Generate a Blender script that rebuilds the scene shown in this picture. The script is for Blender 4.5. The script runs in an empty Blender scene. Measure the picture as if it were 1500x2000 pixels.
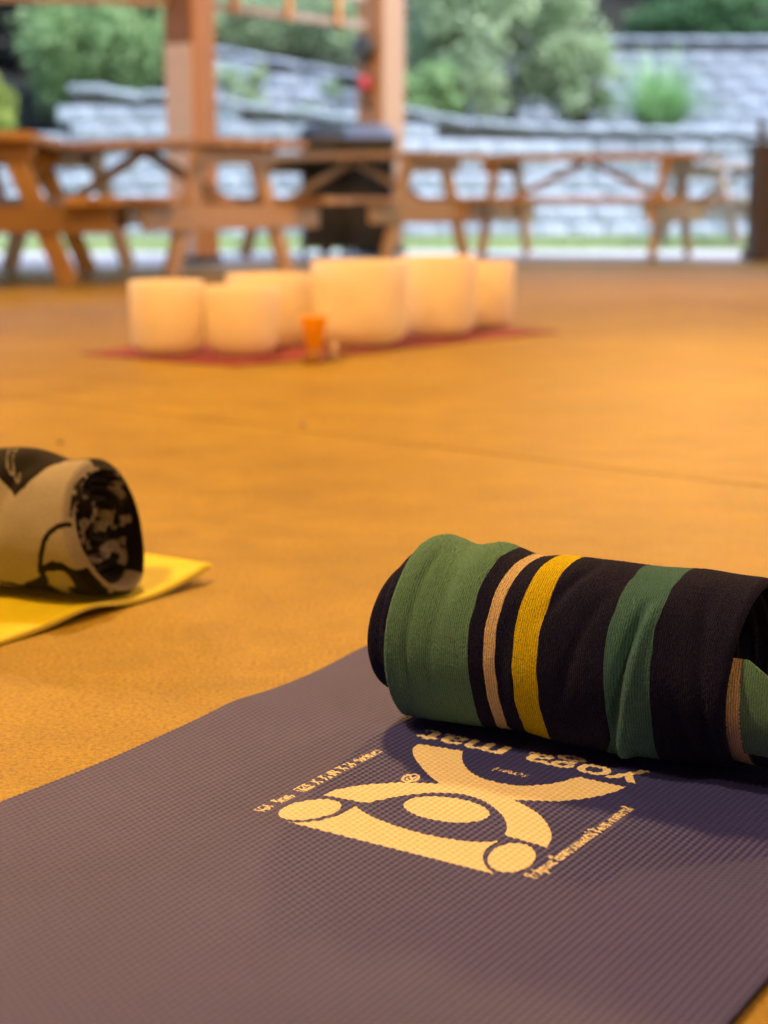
import bpy, math, random
import numpy as np
from mathutils import Vector, Matrix
random.seed(7); rng = np.random.default_rng(11)
S = bpy.context.scene
C = S.collection
R = math.radians

# ------------------------------------------------------------------ camera
FPX, HY, CH = 3200.0, 385.0, 0.45          # focal length in photo pixels, horizon row, camera height
TH = math.atan((1000 - HY) / FPX)
cam_d = bpy.data.cameras.new('camera'); cam = bpy.data.objects.new('camera', cam_d); C.objects.link(cam)
cam.location = (0, 0, CH); cam.rotation_euler = (math.pi / 2 - TH, 0, 0)
cam_d.sensor_fit = 'VERTICAL'; cam_d.sensor_height = 36; cam_d.lens = FPX / 2000 * 36
cam_d.clip_start = 0.02; cam_d.clip_end = 400
cam_d.dof.use_dof = True; cam_d.dof.focus_distance = 1.28; cam_d.dof.aperture_fstop = 4.7
S.camera = cam
# ------------------------------------------------------------------ sky, sun, exposure
W = bpy.data.worlds.new('World'); S.world = W; W.use_nodes = True
wn = W.node_tree.nodes; wl = W.node_tree.links
sky = wn.new('ShaderNodeTexSky'); sky.sky_type = 'NISHITA'; sky.sun_disc = False
SUN_EL, SUN_AZ = 50, 125
sky.sun_elevation = R(SUN_EL); sky.sun_rotation = R(SUN_AZ)
wn['Background'].inputs['Strength'].default_value = 0.15
wl.new(sky.outputs[0], wn['Background'].inputs['Color'])
sd = bpy.data.lights.new('sun', 'SUN'); sd.energy = 1.4; sd.angle = R(20); sd.color = (1, .98, .95)
sun = bpy.data.objects.new('sun', sd); C.objects.link(sun)
az = R(SUN_AZ)
sdir = Vector((math.sin(az) * math.cos(R(SUN_EL)), math.cos(az) * math.cos(R(SUN_EL)), math.sin(R(SUN_EL))))
sun.rotation_euler = sdir.to_track_quat('Z', 'Y').to_euler(); sun.location = sdir * 60
S.view_settings.view_transform = 'Standard'; S.view_settings.look = 'None'; S.view_settings.gamma = 1
S.view_settings.exposure = 2.0
LAMP_W = 66.0
LAMP_COL = (1.0, 0.53, 0.165)

# ------------------------------------------------------------------ pixel -> place helpers
_c, _s = math.cos(TH), math.sin(TH)
def ray(x, y):
    a, b = (x - 750) / FPX, -(y - 1000) / FPX
    return np.array([a, _c + b * _s, -_s + b * _c])
def un(x, y, z=0.0):
    d = ray(x, y); t = (z - CH) / d[2]
    return np.array([d[0] * t, d[1] * t, z])
def atY(x, y, Y):
    d = ray(x, y); t = Y / d[1]
    return np.array([d[0] * t, Y, CH + d[2] * t])

# ------------------------------------------------------------------ object helpers
def link(name, me, mat=None, parent=None, loc=None):
    o = bpy.data.objects.new(name, me); C.objects.link(o)
    if mat is not None and me is not None and not me.materials: me.materials.append(mat)
    if parent is not None: o.parent = parent
    if loc is not None: o.location = loc
    return o
def tag(o, label=None, cat=None, group=None, kind=None):
    if label: o['label'] = label
    if cat: o['category'] = cat
    if group: o['group'] = group
    if kind: o['kind'] = kind
    return o
def empty(name, loc=(0, 0, 0), rz=0, label=None, cat=None, group=None):
    o = bpy.data.objects.new(name, None); C.objects.link(o); o.location = loc; o.rotation_euler = (0, 0, rz)
    o.empty_display_size = .1
    return tag(o, label, cat, group)
def mesh(name, v, f, smooth=False):
    me = bpy.data.meshes.new(name); me.from_pydata([tuple(map(float, p)) for p in v], [], f); me.update()
    if smooth: me.shade_smooth()
    return me
def grid_mesh(name, P, closed_u=False, smooth=True, attrs=None, mask=None):
    """P: (n, m, 3) array -> quad mesh; mask: (n-1, m-1) bool of faces kept"""
    n, m = P.shape[:2]
    i = np.arange(n * m).reshape(n, m)
    if closed_u: i = np.concatenate([i, i[:, :1]], 1)
    q = np.stack([i[:-1, :-1], i[:-1, 1:], i[1:, 1:], i[1:, :-1]], -1)
    q = q[mask] if mask is not None else q.reshape(-1, 4)
    V = P.reshape(-1, 3); A = {k: a.reshape(-1) for k, a in (attrs or {}).items()}
    if mask is not None:
        used = np.unique(q); re = np.zeros(n * m, int); re[used] = np.arange(len(used))
        q = re[q]; V = V[used]; A = {k: a[used] for k, a in A.items()}
    me = bpy.data.meshes.new(name)
    me.vertices.add(len(V)); me.vertices.foreach_set('co', V.astype(np.float32).ravel())
    me.loops.add(q.size); me.loops.foreach_set('vertex_index', q.astype(np.int32).ravel())
    me.polygons.add(len(q)); me.polygons.foreach_set('loop_start', np.arange(0, q.size, 4, dtype=np.int32))
    me.update(calc_edges=True)
    me.polygons.foreach_set('use_smooth', np.full(len(q), smooth, dtype=bool))
    for k, a in A.items():
        at = me.attributes.new(k, 'FLOAT', 'POINT'); at.data.foreach_set('value', a.astype(np.float32))
    return me
def box_mesh(name, lx, ly, lz, bev=0.004):
    """bevelled box centred on the origin"""
    hx, hy, hz = lx / 2, ly / 2, lz / 2; b = min(bev, hx * .45, hy * .45, hz * .45)
    v = []; 
    for z, k in ((-hz, b), (-hz + b, 0), (hz - b, 0), (hz, b)):
        x, y = hx - k, hy - k
        v += [(-x + b, -y, z), (x - b, -y, z), (x, -y + b, z), (x, y - b, z), (x - b, y, z), (-x + b, y, z), (-x, y - b, z), (-x, -y + b, z)]
    f = [tuple(range(7, -1, -1)), tuple(range(24, 32))]
    for r in range(3):
        for k in range(8):
            a, c2 = r * 8 + k, r * 8 + (k + 1) % 8
            f.append((a, c2, c2 + 8, a + 8))
    return mesh(name, v, f)
def box(name, size, loc, mat, parent, rot=(0, 0, 0), bev=0.004):
    o = link(name, box_mesh(name, *size, bev), mat, parent, loc); o.rotation_euler = rot
    return o
def beam(name, p, q, w, t, mat, parent, bev=0.004, roll=0):
    """board from p to q; w across, t thick"""
    p, q = Vector(p), Vector(q); d = q - p
    o = link(name, box_mesh(name, d.length, w, t, bev), mat, parent, (p + q) / 2)
    X = d.normalized(); up = Vector((0, 0, 1)) if abs(X.z) < .99 else Vector((0, 1, 0))
    Y = up.cross(X).normalized(); Z = X.cross(Y)
    M = Matrix((X, Y, Z)).transposed()
    if roll: M = M @ Matrix.Rotation(roll, 3, 'X')
    o.rotation_euler = M.to_euler()
    return o
def lathe_mesh(name, prof, n=48, smooth=True):
    a = np.linspace(0, 2 * math.pi, n, endpoint=False)
    P = np.array([[(r * math.cos(t), r * math.sin(t), z) for t in a] for r, z in prof])
    return grid_mesh(name, P, closed_u=True, smooth=smooth)
def tube_mesh(name, pts, rad, n=10):
    pts = [Vector(p) for p in pts]; rows = []
    for i, p in enumerate(pts):
        d = (pts[min(i + 1, len(pts) - 1)] - pts[max(i - 1, 0)]).normalized()
        up = Vector((0, 0, 1)) if abs(d.z) < .9 else Vector((0, 1, 0))
        a = up.cross(d).normalized(); b = d.cross(a); r = rad[i] if hasattr(rad, '__len__') else rad
        rows.append([p + (a * math.cos(2 * math.pi * k / n) + b * math.sin(2 * math.pi * k / n)) * r for k in range(n)])
    return grid_mesh(name, np.array(rows), closed_u=True)

# ------------------------------------------------------------------ material helpers
def new_mat(name):
    m = bpy.data.materials.new(name); m.use_nodes = True
    nt = m.node_tree; b = nt.nodes['Principled BSDF']
    return m, nt, b
def nd(nt, typ, **kw):
    n = nt.nodes.new(typ)
    for k, v in kw.items():
        if k.startswith('i_'):
            key = k[2:]; n.inputs[int(key) if key.isdigit() else key.replace('_', ' ')].default_value = v
        else: setattr(n, k, v)
    return n
def ramp(nt, stops, interp='LINEAR'):
    r = nt.nodes.new('ShaderNodeValToRGB'); cr = r.color_ramp; cr.interpolation = interp
    while len(cr.elements) < len(stops): cr.elements.new(.5)
    for e, (p, c) in zip(cr.elements, stops): e.position = p; e.color = (*c, 1)
    return r
def noise(nt, vec, scale, detail=4, rough=.55):
    n = nd(nt, 'ShaderNodeTexNoise'); n.inputs['Scale'].default_value = scale; n.inputs['Detail'].default_value = detail
    n.inputs['Roughness'].default_value = rough
    if vec is not None: nt.links.new(vec, n.inputs['Vector'])
    return n
def coords(nt, which='Object', scale=(1, 1, 1)):
    tc = nd(nt, 'ShaderNodeTexCoord'); mp = nd(nt, 'ShaderNodeMapping'); mp.inputs['Scale'].default_value = scale
    nt.links.new(tc.outputs[which], mp.inputs['Vector'])
    return mp.outputs[0]
def bump(nt, b, h, strength=.3, dist=.01):
    n = nd(nt, 'ShaderNodeBump'); n.inputs['Strength'].default_value = strength; n.inputs['Distance'].default_value = dist
    nt.links.new(h, n.inputs['Height']); nt.links.new(n.outputs[0], b.inputs['Normal'])
    return n
def plain(name, col, rough=.6, var=.12, nscale=20, spec=.5, bmp=.1):
    m, nt, b = new_mat(name)
    v = coords(nt); n = noise(nt, v, nscale)
    r = ramp(nt, [(.3, tuple(c * (1 - var) for c in col)), (.7, tuple(min(1, c * (1 + var)) for c in col))])
    nt.links.new(n.outputs[0], r.inputs[0]); nt.links.new(r.outputs[0], b.inputs['Base Color'])
    b.inputs['Roughness'].default_value = rough; b.inputs['Specular IOR Level'].default_value = spec
    if bmp: bump(nt, b, n.outputs[0], bmp, .004)
    return m
def wood(name, dark, light, rough=.55):
    m, nt, b = new_mat(name)
    v = coords(nt, 'Object', (1.6, 26, 26)); n = noise(nt, v, 2.2, 6, .62)
    r = ramp(nt, [(.28, dark), (.72, light)]); nt.links.new(n.outputs[0], r.inputs[0])
    oi = nd(nt, 'ShaderNodeObjectInfo'); hs = nd(nt, 'ShaderNodeHueSaturation')
    mr = nd(nt, 'ShaderNodeMapRange'); mr.inputs['To Min'].default_value = .78; mr.inputs['To Max'].default_value = 1.18
    nt.links.new(oi.outputs['Random'], mr.inputs['Value']); nt.links.new(mr.outputs[0], hs.inputs['Value'])
    nt.links.new(r.outputs[0], hs.inputs['Color']); nt.links.new(hs.outputs[0], b.inputs['Base Color'])
    b.inputs['Roughness'].default_value = rough
    bump(nt, b, n.outputs[0], .25, .003)
    return m

M = {}
M['wood'] = wood('stained_wood', (.22, .12, .034), (.46, .26, .085), .42)
M['post'] = wood('post_wood', (.28, .12, .03), (.45, .20, .055), .55)
M['daylit_face'] = wood('daylit_face', (.52, .40, .33), (.66, .53, .45), .6)
M['roof_wood'] = wood('roof_wood', (.20, .09, .03), (.34, .17, .07), .65)
M['grey_wood'] = wood('weathered_wood', (.20, .15, .12), (.36, .29, .25), .7)
M['dark_wood'] = wood('dark_wood', (.022, .010, .004), (.05, .024, .010), .5)
M['black_plastic'] = plain('black_plastic', (.006, .006, .007), .5, .2, 30)
M['slate_plastic'] = plain('slate_plastic', (.10, .12, .17), .3, .1, 30)
M['red_plastic'] = plain('red_plastic', (.36, .025, .05), .45, .08)
M['dark_metal'] = plain('dark_metal', (.03, .024, .02), .45, .15)
M['lamp_shade'] = plain('lamp_shade', (.03, .05, .04), .4, .1)
M['red_mat'] = plain('red_mat', (.26, .05, .075), .7, .12, 60)
M['mallet_head'] = plain('mallet_head', (.58, .46, .36), .8, .05)

def concrete(name, ca, cb, cc, grain=.75):
    m, nt, b = new_mat(name)
    v = coords(nt)
    n1 = noise(nt, v, 1.1, 6, .6); n2 = noise(nt, v, 19, 6, .7); n3 = noise(nt, v, 230, 4, .8)
    vs = coords(nt, 'Object', (5, 7, 5)); n4 = noise(nt, vs, 1.0, 5, .65)
    r1 = ramp(nt, [(.30, ca), (.52, cb), (.75, cc)])
    mx = nd(nt, 'ShaderNodeMix', data_type='FLOAT'); mx.inputs[0].default_value = .42
    nt.links.new(n1.outputs[0], mx.inputs[2]); nt.links.new(n2.outputs[0], mx.inputs[3])
    mx1 = nd(nt, 'ShaderNodeMix', data_type='FLOAT'); mx1.inputs[0].default_value = .36
    nt.links.new(mx.outputs[0], mx1.inputs[2]); nt.links.new(n4.outputs[0], mx1.inputs[3])
    nt.links.new(mx1.outputs[0], r1.inputs[0])
    # fine sandy grain and dark pits
    g = ramp(nt, [(.36, (.22, .17, .1)), (.50, (.92, .92, .92)), (.64, (1.35, 1.35, 1.3))]); nt.links.new(n3.outputs[0], g.inputs[0])
    mul = nd(nt, 'ShaderNodeMix', data_type='RGBA', blend_type='MULTIPLY'); mul.inputs[0].default_value = grain; mul.clamp_result = False
    nt.links.new(r1.outputs[0], mul.inputs[6]); nt.links.new(g.outputs[0], mul.inputs[7])
    vo = nd(nt, 'ShaderNodeTexVoronoi'); vo.inputs['Scale'].default_value = 34; nt.links.new(v, vo.inputs['Vector'])
    p = ramp(nt, [(.045, (.30, .26, .2)), (.075, (1, 1, 1))]); nt.links.new(vo.outputs['Distance'], p.inputs[0])
    n5 = noise(nt, v, 5, 2); th = ramp(nt, [(.52, (0, 0, 0)), (.6, (1, 1, 1))]); nt.links.new(n5.outputs[0], th.inputs[0])
    mul2 = nd(nt, 'ShaderNodeMix', data_type='RGBA', blend_type='MULTIPLY')
    nt.links.new(th.outputs[0], mul2.inputs[0]); nt.links.new(mul.outputs[2], mul2.inputs[6]); nt.links.new(p.outputs[0], mul2.inputs[7])
    nt.links.new(mul2.outputs[2], b.inputs['Base Color'])
    rr = nd(nt, 'ShaderNodeMapRange'); rr.inputs['To Min'].default_value = .34; rr.inputs['To Max'].default_value = .56
    nt.links.new(n2.outputs[0], rr.inputs['Value']); nt.links.new(rr.outputs[0], b.inputs['Roughness'])
    ad = nd(nt, 'ShaderNodeMath', operation='MULTIPLY_ADD'); ad.inputs[1].default_value = .35
    nt.links.new(n3.outputs[0], ad.inputs[0]); nt.links.new(n2.outputs[0], ad.inputs[2])
    bump(nt, b, ad.outputs[0], .8, .004)
    return m
M['floor'] = concrete('tan_concrete', (.215, .140, .013), (.365, .248, .023), (.50, .352, .040))
M['joint'] = plain('joint_filler', (.20, .15, .035), .8)
M['path'] = concrete('pale_concrete', (.56, .55, .55), (.63, .62, .62), (.68, .67, .67), .3)

# ------------------------------------------------------------------ the floor of the pavilion
FOOT = [(-9, 7.9), (-9, -7), (8, -7), (8, 12.1), (.3, 11.5), (-2.6, 10.5)]
def clip(poly, a, b, c):          # keep a*x + b*y <= c
    out = []
    for i, p in enumerate(poly):
        q = poly[(i + 1) % len(poly)]; dp = a * p[0] + b * p[1] - c; dq = a * q[0] + b * q[1] - c
        if dp <= 0: out.append(p)
        if dp * dq < 0:
            t = dp / (dp - dq); out.append((p[0] + t * (q[0] - p[0]), p[1] + t * (q[1] - p[1])))
    return out
base = mesh('concrete_floor', [(x, y, -.004) for x, y in FOOT] + [(x, y, -.25) for x, y in FOOT],
            [tuple(range(6))] + [(i, i + 6, (i + 1) % 6 + 6, (i + 1) % 6) for i in range(6)])
floor = tag(link('concrete_floor', base, M['joint']), kind='structure')
JA = R(-39.8); e1 = (math.cos(JA), math.sin(JA)); e2 = (-math.sin(JA), math.cos(JA))
o2 = -.45 * e2[0] + 3.43 * e2[1]; o1 = -.30 * e1[0] + 4.40 * e1[1]; SP = 3.2; G = .0035
for i in range(-5, 6):
    for j in range(-5, 6):
        p = list(FOOT)
        p = clip(p, e1[0], e1[1], o1 + (i + 1) * SP - G); p = p and clip(p, -e1[0], -e1[1], -(o1 + i * SP + G))
        p = p and clip(p, e2[0], e2[1], o2 + (j + 1) * SP - G); p = p and clip(p, -e2[0], -e2[1], -(o2 + j * SP + G))
        if len(p) > 2:
            n = len(p)
            me = mesh('slab_panel', [(x, y, 0) for x, y in p] + [(x, y, -.02) for x, y in p],
                      [tuple(range(n))] + [(k, k + n, (k + 1) % n + n, (k + 1) % n) for k in range(n)])
            link('slab_panel', me, M['floor'], floor)

# ------------------------------------------------------------------ ground outside
lawn_m, nt, b = new_mat('lawn_grass')
v = coords(nt); n = noise(nt, v, 3, 6, .7)
r = ramp(nt, [(.3, (.16, .22, .09)), (.55, (.27, .35, .15)), (.75, (.38, .44, .22))]); nt.links.new(n.outputs[0], r.inputs[0])
nt.links.new(r.outputs[0], b.inputs['Base Color']); b.inputs['Roughness'].default_value = .8; bump(nt, b, n.outputs[0], .6, .03)
xs = np.linspace(-150, 150, 61); ys = np.linspace(-120, 160, 57)
P = np.array([[(x, y, -.03 - (.35 if y > 30 else 0)) for x in xs] for y in ys])
tag(link('ground', grid_mesh('ground', P[:, ::1]), lawn_m), kind='structure')
pth = mesh('path', [(-14, 8.6, -.012), (-2.6, 11.2, -.012), (0, 11.9, -.012), (14, 12.6, -.012), (14, 14.2, -.012), (2, 14.9, -.012), (-3, 14.2, -.012), (-14, 12.6, -.012),
                    (-14, 4, -.012), (14, 4, -.012)], [(8, 9, 3, 2, 1, 0), (0, 1, 2, 3, 4, 5, 6, 7)])
tag(link('path', pth, M['path']), kind='structure')
# grass blades on the lawn strip
def blades(name, pts, h, w, mat, lean=.4):
    n = len(pts); a = rng.uniform(0, 2 * math.pi, n); hh = h * rng.uniform(.5, 1.3, n); l = lean * hh * rng.uniform(.2, 1, n)
    dx, dy = np.cos(a), np.sin(a); V = np.zeros((n, 3, 3))
    V[:, 0] = pts + np.stack([-dy * w, dx * w, 0 * a], 1); V[:, 1] = pts - np.stack([-dy * w, dx * w, 0 * a], 1)
    V[:, 2] = pts + np.stack([dx * l, dy * l, hh], 1)
    me = bpy.data.meshes.new(name); me.vertices.add(n * 3); me.vertices.foreach_set('co', V.ravel().astype(np.float32))
    me.loops.add(n * 3); me.loops.foreach_set('vertex_index', np.arange(n * 3, dtype=np.int32))
    me.polygons.add(n); me.polygons.foreach_set('loop_start', np.arange(0, n * 3, 3, dtype=np.int32)); me.update(calc_edges=True)
    return link(name, me, mat)
N = 26000
pts = np.stack([rng.uniform(-7, 8, N), rng.uniform(14.4, 20, N), np.full(N, -.03)], 1)
tag(blades('lawn_blades', pts, .06, .006, lawn_m), 'short green lawn grass in front of the stone wall', 'grass', kind='stuff')

# hillside terraces
soil_m, nt, b = new_mat('hill_soil')
v = coords(nt); n = noise(nt, v, 1.6, 6, .7)
r = ramp(nt, [(.35, (.006, .0055, .004)), (.6, (.012, .014, .008)), (.8, (.02, .025, .012))]); nt.links.new(n.outputs[0], r.inputs[0])
nt.links.new(r.outputs[0], b.inputs['Base Color']); b.inputs['Roughness'].default_value = .95; bump(nt, b, n.outputs[0], .8, .08)
def hz(x, y):
    if y < 20.35: return -.25
    if y < 23.9: return 1.12 + .04 * math.sin(x * 2.3)
    if y < 24.4: return 1.12 + (y - 23.9) / .5 * .75
    return 1.95 + (y - 24.4) * (.30 if y < 26 else .62) - (0 if y < 26 else .5) + .12 * math.sin(x * 1.7 + y) + .08 * math.sin(x * 3.9)
xs = np.linspace(-40, 40, 161); ys = np.concatenate([[20.3, 20.36], np.linspace(20.6, 24.6, 21), np.linspace(24.9, 60, 60)])
P = np.array([[(x, y, hz(x, y)) for x in xs] for y in ys])
tag(link('hillside', grid_mesh('hillside', P), soil_m), kind='structure')

# ------------------------------------------------------------------ stone block walls
stone_m, nt, b = new_mat('split_stone')
v = coords(nt); n = noise(nt, v, 9, 6, .7)
r = ramp(nt, [(.3, (.25, .285, .345)), (.55, (.34, .385, .46)), (.8, (.43, .48, .56))]); nt.links.new(n.outputs[0], r.inputs[0])
oi = nd(nt, 'ShaderNodeObjectInfo'); hs = nd(nt, 'ShaderNodeHueSaturation'); mr = nd(nt, 'ShaderNodeMapRange')
mr.inputs['To Min'].default_value = .76; mr.inputs['To Max'].default_value = 1.08
nt.links.new(oi.outputs['Random'], mr.inputs['Value']); nt.links.new(mr.outputs[0], hs.inputs['Value']); nt.links.new(r.outputs[0], hs.inputs['Color'])
nt.links.new(hs.outputs[0], b.inputs['Base Color']); b.inputs['Roughness'].default_value = .9; bump(nt, b, n.outputs[0], .7, .03)
core_m = plain('wall_core', (.12, .12, .125), .9)
def rough_block(seed, w, h, d):
    g = np.random.default_rng(seed); nx, nz = 5, 4
    v = []; f = []
    for k in range(nz):
        for i in range(nx):
            x = -w / 2 + w * i / (nx - 1); z = -h / 2 + h * k / (nz - 1)
            edge = (i in (0, nx - 1)) or (k in (0, nz - 1))
            v.append((x, -d / 2 + (.022 if edge else g.uniform(-.018, .012)), z))
    for k in range(nz - 1):
        for i in range(nx - 1):
            a = k * nx + i; f.append((a, a + 1, a + nx + 1, a + nx))
    n0 = len(v); v += [(-w / 2, d / 2, -h / 2), (w / 2, d / 2, -h / 2), (w / 2, d / 2, h / 2), (-w / 2, d / 2, h / 2)]
    f += [tuple([n0, n0 + 1] + list(range(nx - 1, -1, -1))), tuple([n0 + 2, n0 + 3] + list(range((nz - 1) * nx, nz * nx))),
          tuple([n0 + 3, n0] + [k * nx for k in range(nz)]), tuple([n0 + 1, n0 + 2] + [k * nx + nx - 1 for k in range(nz - 1, -1, -1)]), (n0 + 1, n0, n0 + 3, n0 + 2)]
    return mesh('block', v, f)
BW, BH, BD = .44, .195, .26
block_me = [rough_block(i, BW - .012, BH - .010, BD) for i in range(4)]
half_me = [rough_block(9 + i, BW / 2 - .012, BH - .010, BD) for i in range(2)]
for m_ in block_me + half_me: m_.materials.append(stone_m)
def block_wall(label, pts, z0, top, cat='wall'):
    """pts: polyline [(x, y)], top(x): height of the wall top"""
    root = empty('block_wall', (pts[0][0], pts[0][1], z0), 0, label, cat)
    def put(name, me, x, y, z, a):
        o = link(name, me, None, root); o.location = (x - pts[0][0], y - pts[0][1], z - z0); o.rotation_euler = (0, 0, a); return o
    core = []
    for (x0, y0), (x1, y1) in zip(pts[:-1], pts[1:]):
        L = math.hypot(x1 - x0, y1 - y0); a = math.atan2(y1 - y0, x1 - x0); n = max(1, round(L / BW)); w = L / n
        for k in range(n):
            for row in range(30):
                off = .5 if row % 2 == 0 else .15
                t = (k + off) / n if n else 0
                x, y = x0 + (x1 - x0) * t, y0 + (y1 - y0) * t; z = z0 + BH * (row + .5)
                if z + BH / 2 > top(x) - .07: break
                put('block', block_me[(k * 7 + row * 3) % 4], x, y + random.uniform(-.012, .012) + .012 * row, z, a)
            x, y = x0 + (x1 - x0) * (k + .5) / n, y0 + (y1 - y0) * (k + .5) / n
            xa, xb = x - w / 2, x + w / 2; sl = math.atan2(top(xb) - top(xa), w)
            me = cap_me
            o = put('cap_stone', me, x, y + .06, top(x) - .035, a); o.rotation_euler = (0, -sl, a)
            hh = top(x) - .08 - z0
            if hh > .05:
                cm = box_mesh('core', w + .002, .16, hh, .002); cm.materials.append(core_m)
                put('wall_core', cm, x, y + .19, z0 + hh / 2, a)
    return root
cap_me = rough_block(21, BW - .008, .075, .36); cap_me.materials.append(stone_m)
def lower_top(x):
    return float(np.interp(x, [-3.7, -3.2, -3.1, -2.1, -1.9, -.35, .15, .9, 2.0, 4.7, 9], [1.74, 1.74, 1.68, 1.66, 1.58, 1.40, 1.50, 1.36, 1.29, 1.24, 1.2]))
block_wall('long grey stone block retaining wall standing on the lawn behind the picnic tables', [(-3.7, 19.9), (.2, 19.8), (2.2, 20.05), (7.6, 20.2)], -.05, lower_top)
block_wall('low grey stone block wall running on past the tall end of the long wall', [(-9.4, 20.05), (-3.76, 19.95)], -.05, lambda x: 1.19)
block_wall('sloping pale stone block wall above the long wall, between the timber posts', [(-2.45, 22.7), (-.2, 22.9)], 1.1, lambda x: float(np.interp(x, [-3.6, -2.3, -.2], [2.3, 2.42, 2.06])))
block_wall('upper grey stone block wall behind the clump of arching grass', [(1.2, 23.9), (9, 24.1)], 1.1, lambda x: 2.66)

# ------------------------------------------------------------------ plants
def leaf_mat(name, a, b_, c, trans=.35):
    m, nt, b = new_mat(name)
    at = nd(nt, 'ShaderNodeAttribute'); at.attribute_name = 'tint'
    r = ramp(nt, [(0, a), (.5, b_), (1, c)]); nt.links.new(at.outputs['Fac'], r.inputs[0]); nt.links.new(r.outputs[0], b.inputs['Base Color'])
    b.inputs['Roughness'].default_value = .55
    tr = nd(nt, 'ShaderNodeBsdfTranslucent'); nt.links.new(r.outputs[0], tr.inputs['Color'])
    mx = nd(nt, 'ShaderNodeMixShader'); mx.inputs[0].default_value = trans
    out = nt.nodes['Material Output']; nt.links.new(b.outputs[0], mx.inputs[1]); nt.links.new(tr.outputs[0], mx.inputs[2]); nt.links.new(mx.outputs[0], out.inputs['Surface'])
    return m
M['sage'] = leaf_mat('sage_leaf', (.20, .28, .15), (.37, .48, .28), (.52, .62, .40))
M['green'] = leaf_mat('green_leaf', (.12, .20, .07), (.28, .43, .18), (.42, .58, .29))
M['lime'] = leaf_mat('lime_leaf', (.20, .26, .04), (.32, .40, .08), (.42, .50, .12))
M['dark'] = leaf_mat('dark_leaf', (.003, .005, .003), (.007, .010, .005), (.016, .025, .011), .1)
M['fern'] = leaf_mat('fern_leaf', (.05, .12, .05), (.10, .22, .09), (.19, .34, .16))
M['reed'] = leaf_mat('reed_leaf', (.14, .30, .11), (.26, .48, .20), (.42, .62, .32))
M['bark'] = plain('bark', (.06, .045, .035), .9, .3, 12)
def leaves_mesh(name, P, size, tint, up=.3):
    """two-triangle leaves at points P"""
    n = len(P); d = rng.normal(size=(n, 3)); d[:, 2] = d[:, 2] * .6 + up; d /= np.linalg.norm(d, axis=1)[:, None]
    e = rng.normal(size=(n, 3)); e -= (e * d).sum(1)[:, None] * d; e /= np.linalg.norm(e, axis=1)[:, None]
    s = size * rng.uniform(.6, 1.35, n)[:, None]
    V = np.stack([P, P + d * s * .5 + e * s * .27, P + d * s, P + d * s * .5 - e * s * .27], 1).reshape(-1, 3)
    me = bpy.data.meshes.new(name); me.vertices.add(n * 4); me.vertices.foreach_set('co', V.astype(np.float32).ravel())
    me.loops.add(n * 4); me.loops.foreach_set('vertex_index', np.arange(n * 4, dtype=np.int32))
    me.polygons.add(n); me.polygons.foreach_set('loop_start', np.arange(0, n * 4, 4, dtype=np.int32)); me.update(calc_edges=True)
    at = me.attributes.new('tint', 'FLOAT', 'POINT'); at.data.foreach_set('value', np.repeat(tint, 4).astype(np.float32))
    return me
def crown_points(n, ctr, rad, clumps, cr, low=-.8):
    """points in clumps spread through an uneven ellipsoid"""
    c = rng.normal(size=(clumps, 3)); c /= np.linalg.norm(c, axis=1)[:, None]; c *= rng.uniform(.35, 1.0, clumps)[:, None] ** .6
    c = c[c[:, 2] > low]; k = rng.integers(0, len(c), n); q = rng.normal(size=(n, 3)); q /= np.linalg.norm(q, axis=1)[:, None]
    r_ = cr * (.6 + .8 * rng.random(len(c)))[k][:, None]
    P = c[k] + q * r_ * rng.uniform(.3, 1, n)[:, None]
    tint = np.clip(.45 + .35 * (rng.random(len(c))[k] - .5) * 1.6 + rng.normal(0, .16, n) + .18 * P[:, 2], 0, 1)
    return np.array(ctr) + P * np.array(rad), tint
def shrub(name, label, base_, ctr, rad, mat, n=7000, size=.09, clumps=60, cr=.32, cat='shrub', stems=6, group=None, trunk=None):
    root = empty(name, base_, 0, label, cat, group); b0 = np.array(base_)
    P, t = crown_points(n, np.array(ctr) - b0, rad, clumps, cr)
    P[:, 2] = np.maximum(P[:, 2], .03)
    link('crown', leaves_mesh('crown', P, size, t), mat, root)
    cx, cy, cz = np.array(ctr) - b0
    if trunk:
        link('trunk', tube_mesh('trunk', [(0, 0, -.3), (cx * .2 + .04, cy * .2, cz * .4), (cx * .7, cy * .7, cz), (cx, cy, cz + rad[2] * .7)], [trunk, trunk * .8, trunk * .5, trunk * .12], 8), M['bark'], root)
        for k in range(5):
            a = k * 2.4; z = cz + (-.5 + .22 * k) * rad[2]
            link('limb', tube_mesh('limb', [(cx * .6, cy * .6, z - .15 * rad[2]), (cx + math.cos(a) * rad[0] * .45, cy + math.sin(a) * rad[1] * .45, z + .1 * rad[2]), (cx + math.cos(a) * rad[0] * .8, cy + math.sin(a) * rad[1] * .8, z + .3 * rad[2])], [trunk * .4, trunk * .25, trunk * .06], 6), M['bark'], root)
    else:
        for k in range(stems):
            a = k * 2.4
            link('stem', tube_mesh('stem', [(.04 * math.cos(a), .04 * math.sin(a), -.1), (cx + rad[0] * .2 * math.cos(a), cy + rad[1] * .2 * math.sin(a), cz * .6), (cx + rad[0] * .55 * math.cos(a), cy + rad[1] * .55 * math.sin(a), cz + rad[2] * .4)], [.03, .022, .006], 6), M['bark'], root)
    return root
shrub('large_shrub', 'big pale sage green bush growing above the long stone wall', (1.55, 21.8, 1.1), (1.55, 21.8, 2.45), (1.25, .9, 1.15), M['sage'], 15000, .10, 90, .30)
shrub('leaning_shrub', 'smaller yellowish sage bush hanging beside the arching grass', (2.55, 21.5, 1.1), (2.5, 21.5, 1.85), (.55, .5, .55), M['sage'], 3500, .085, 30, .36)
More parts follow.
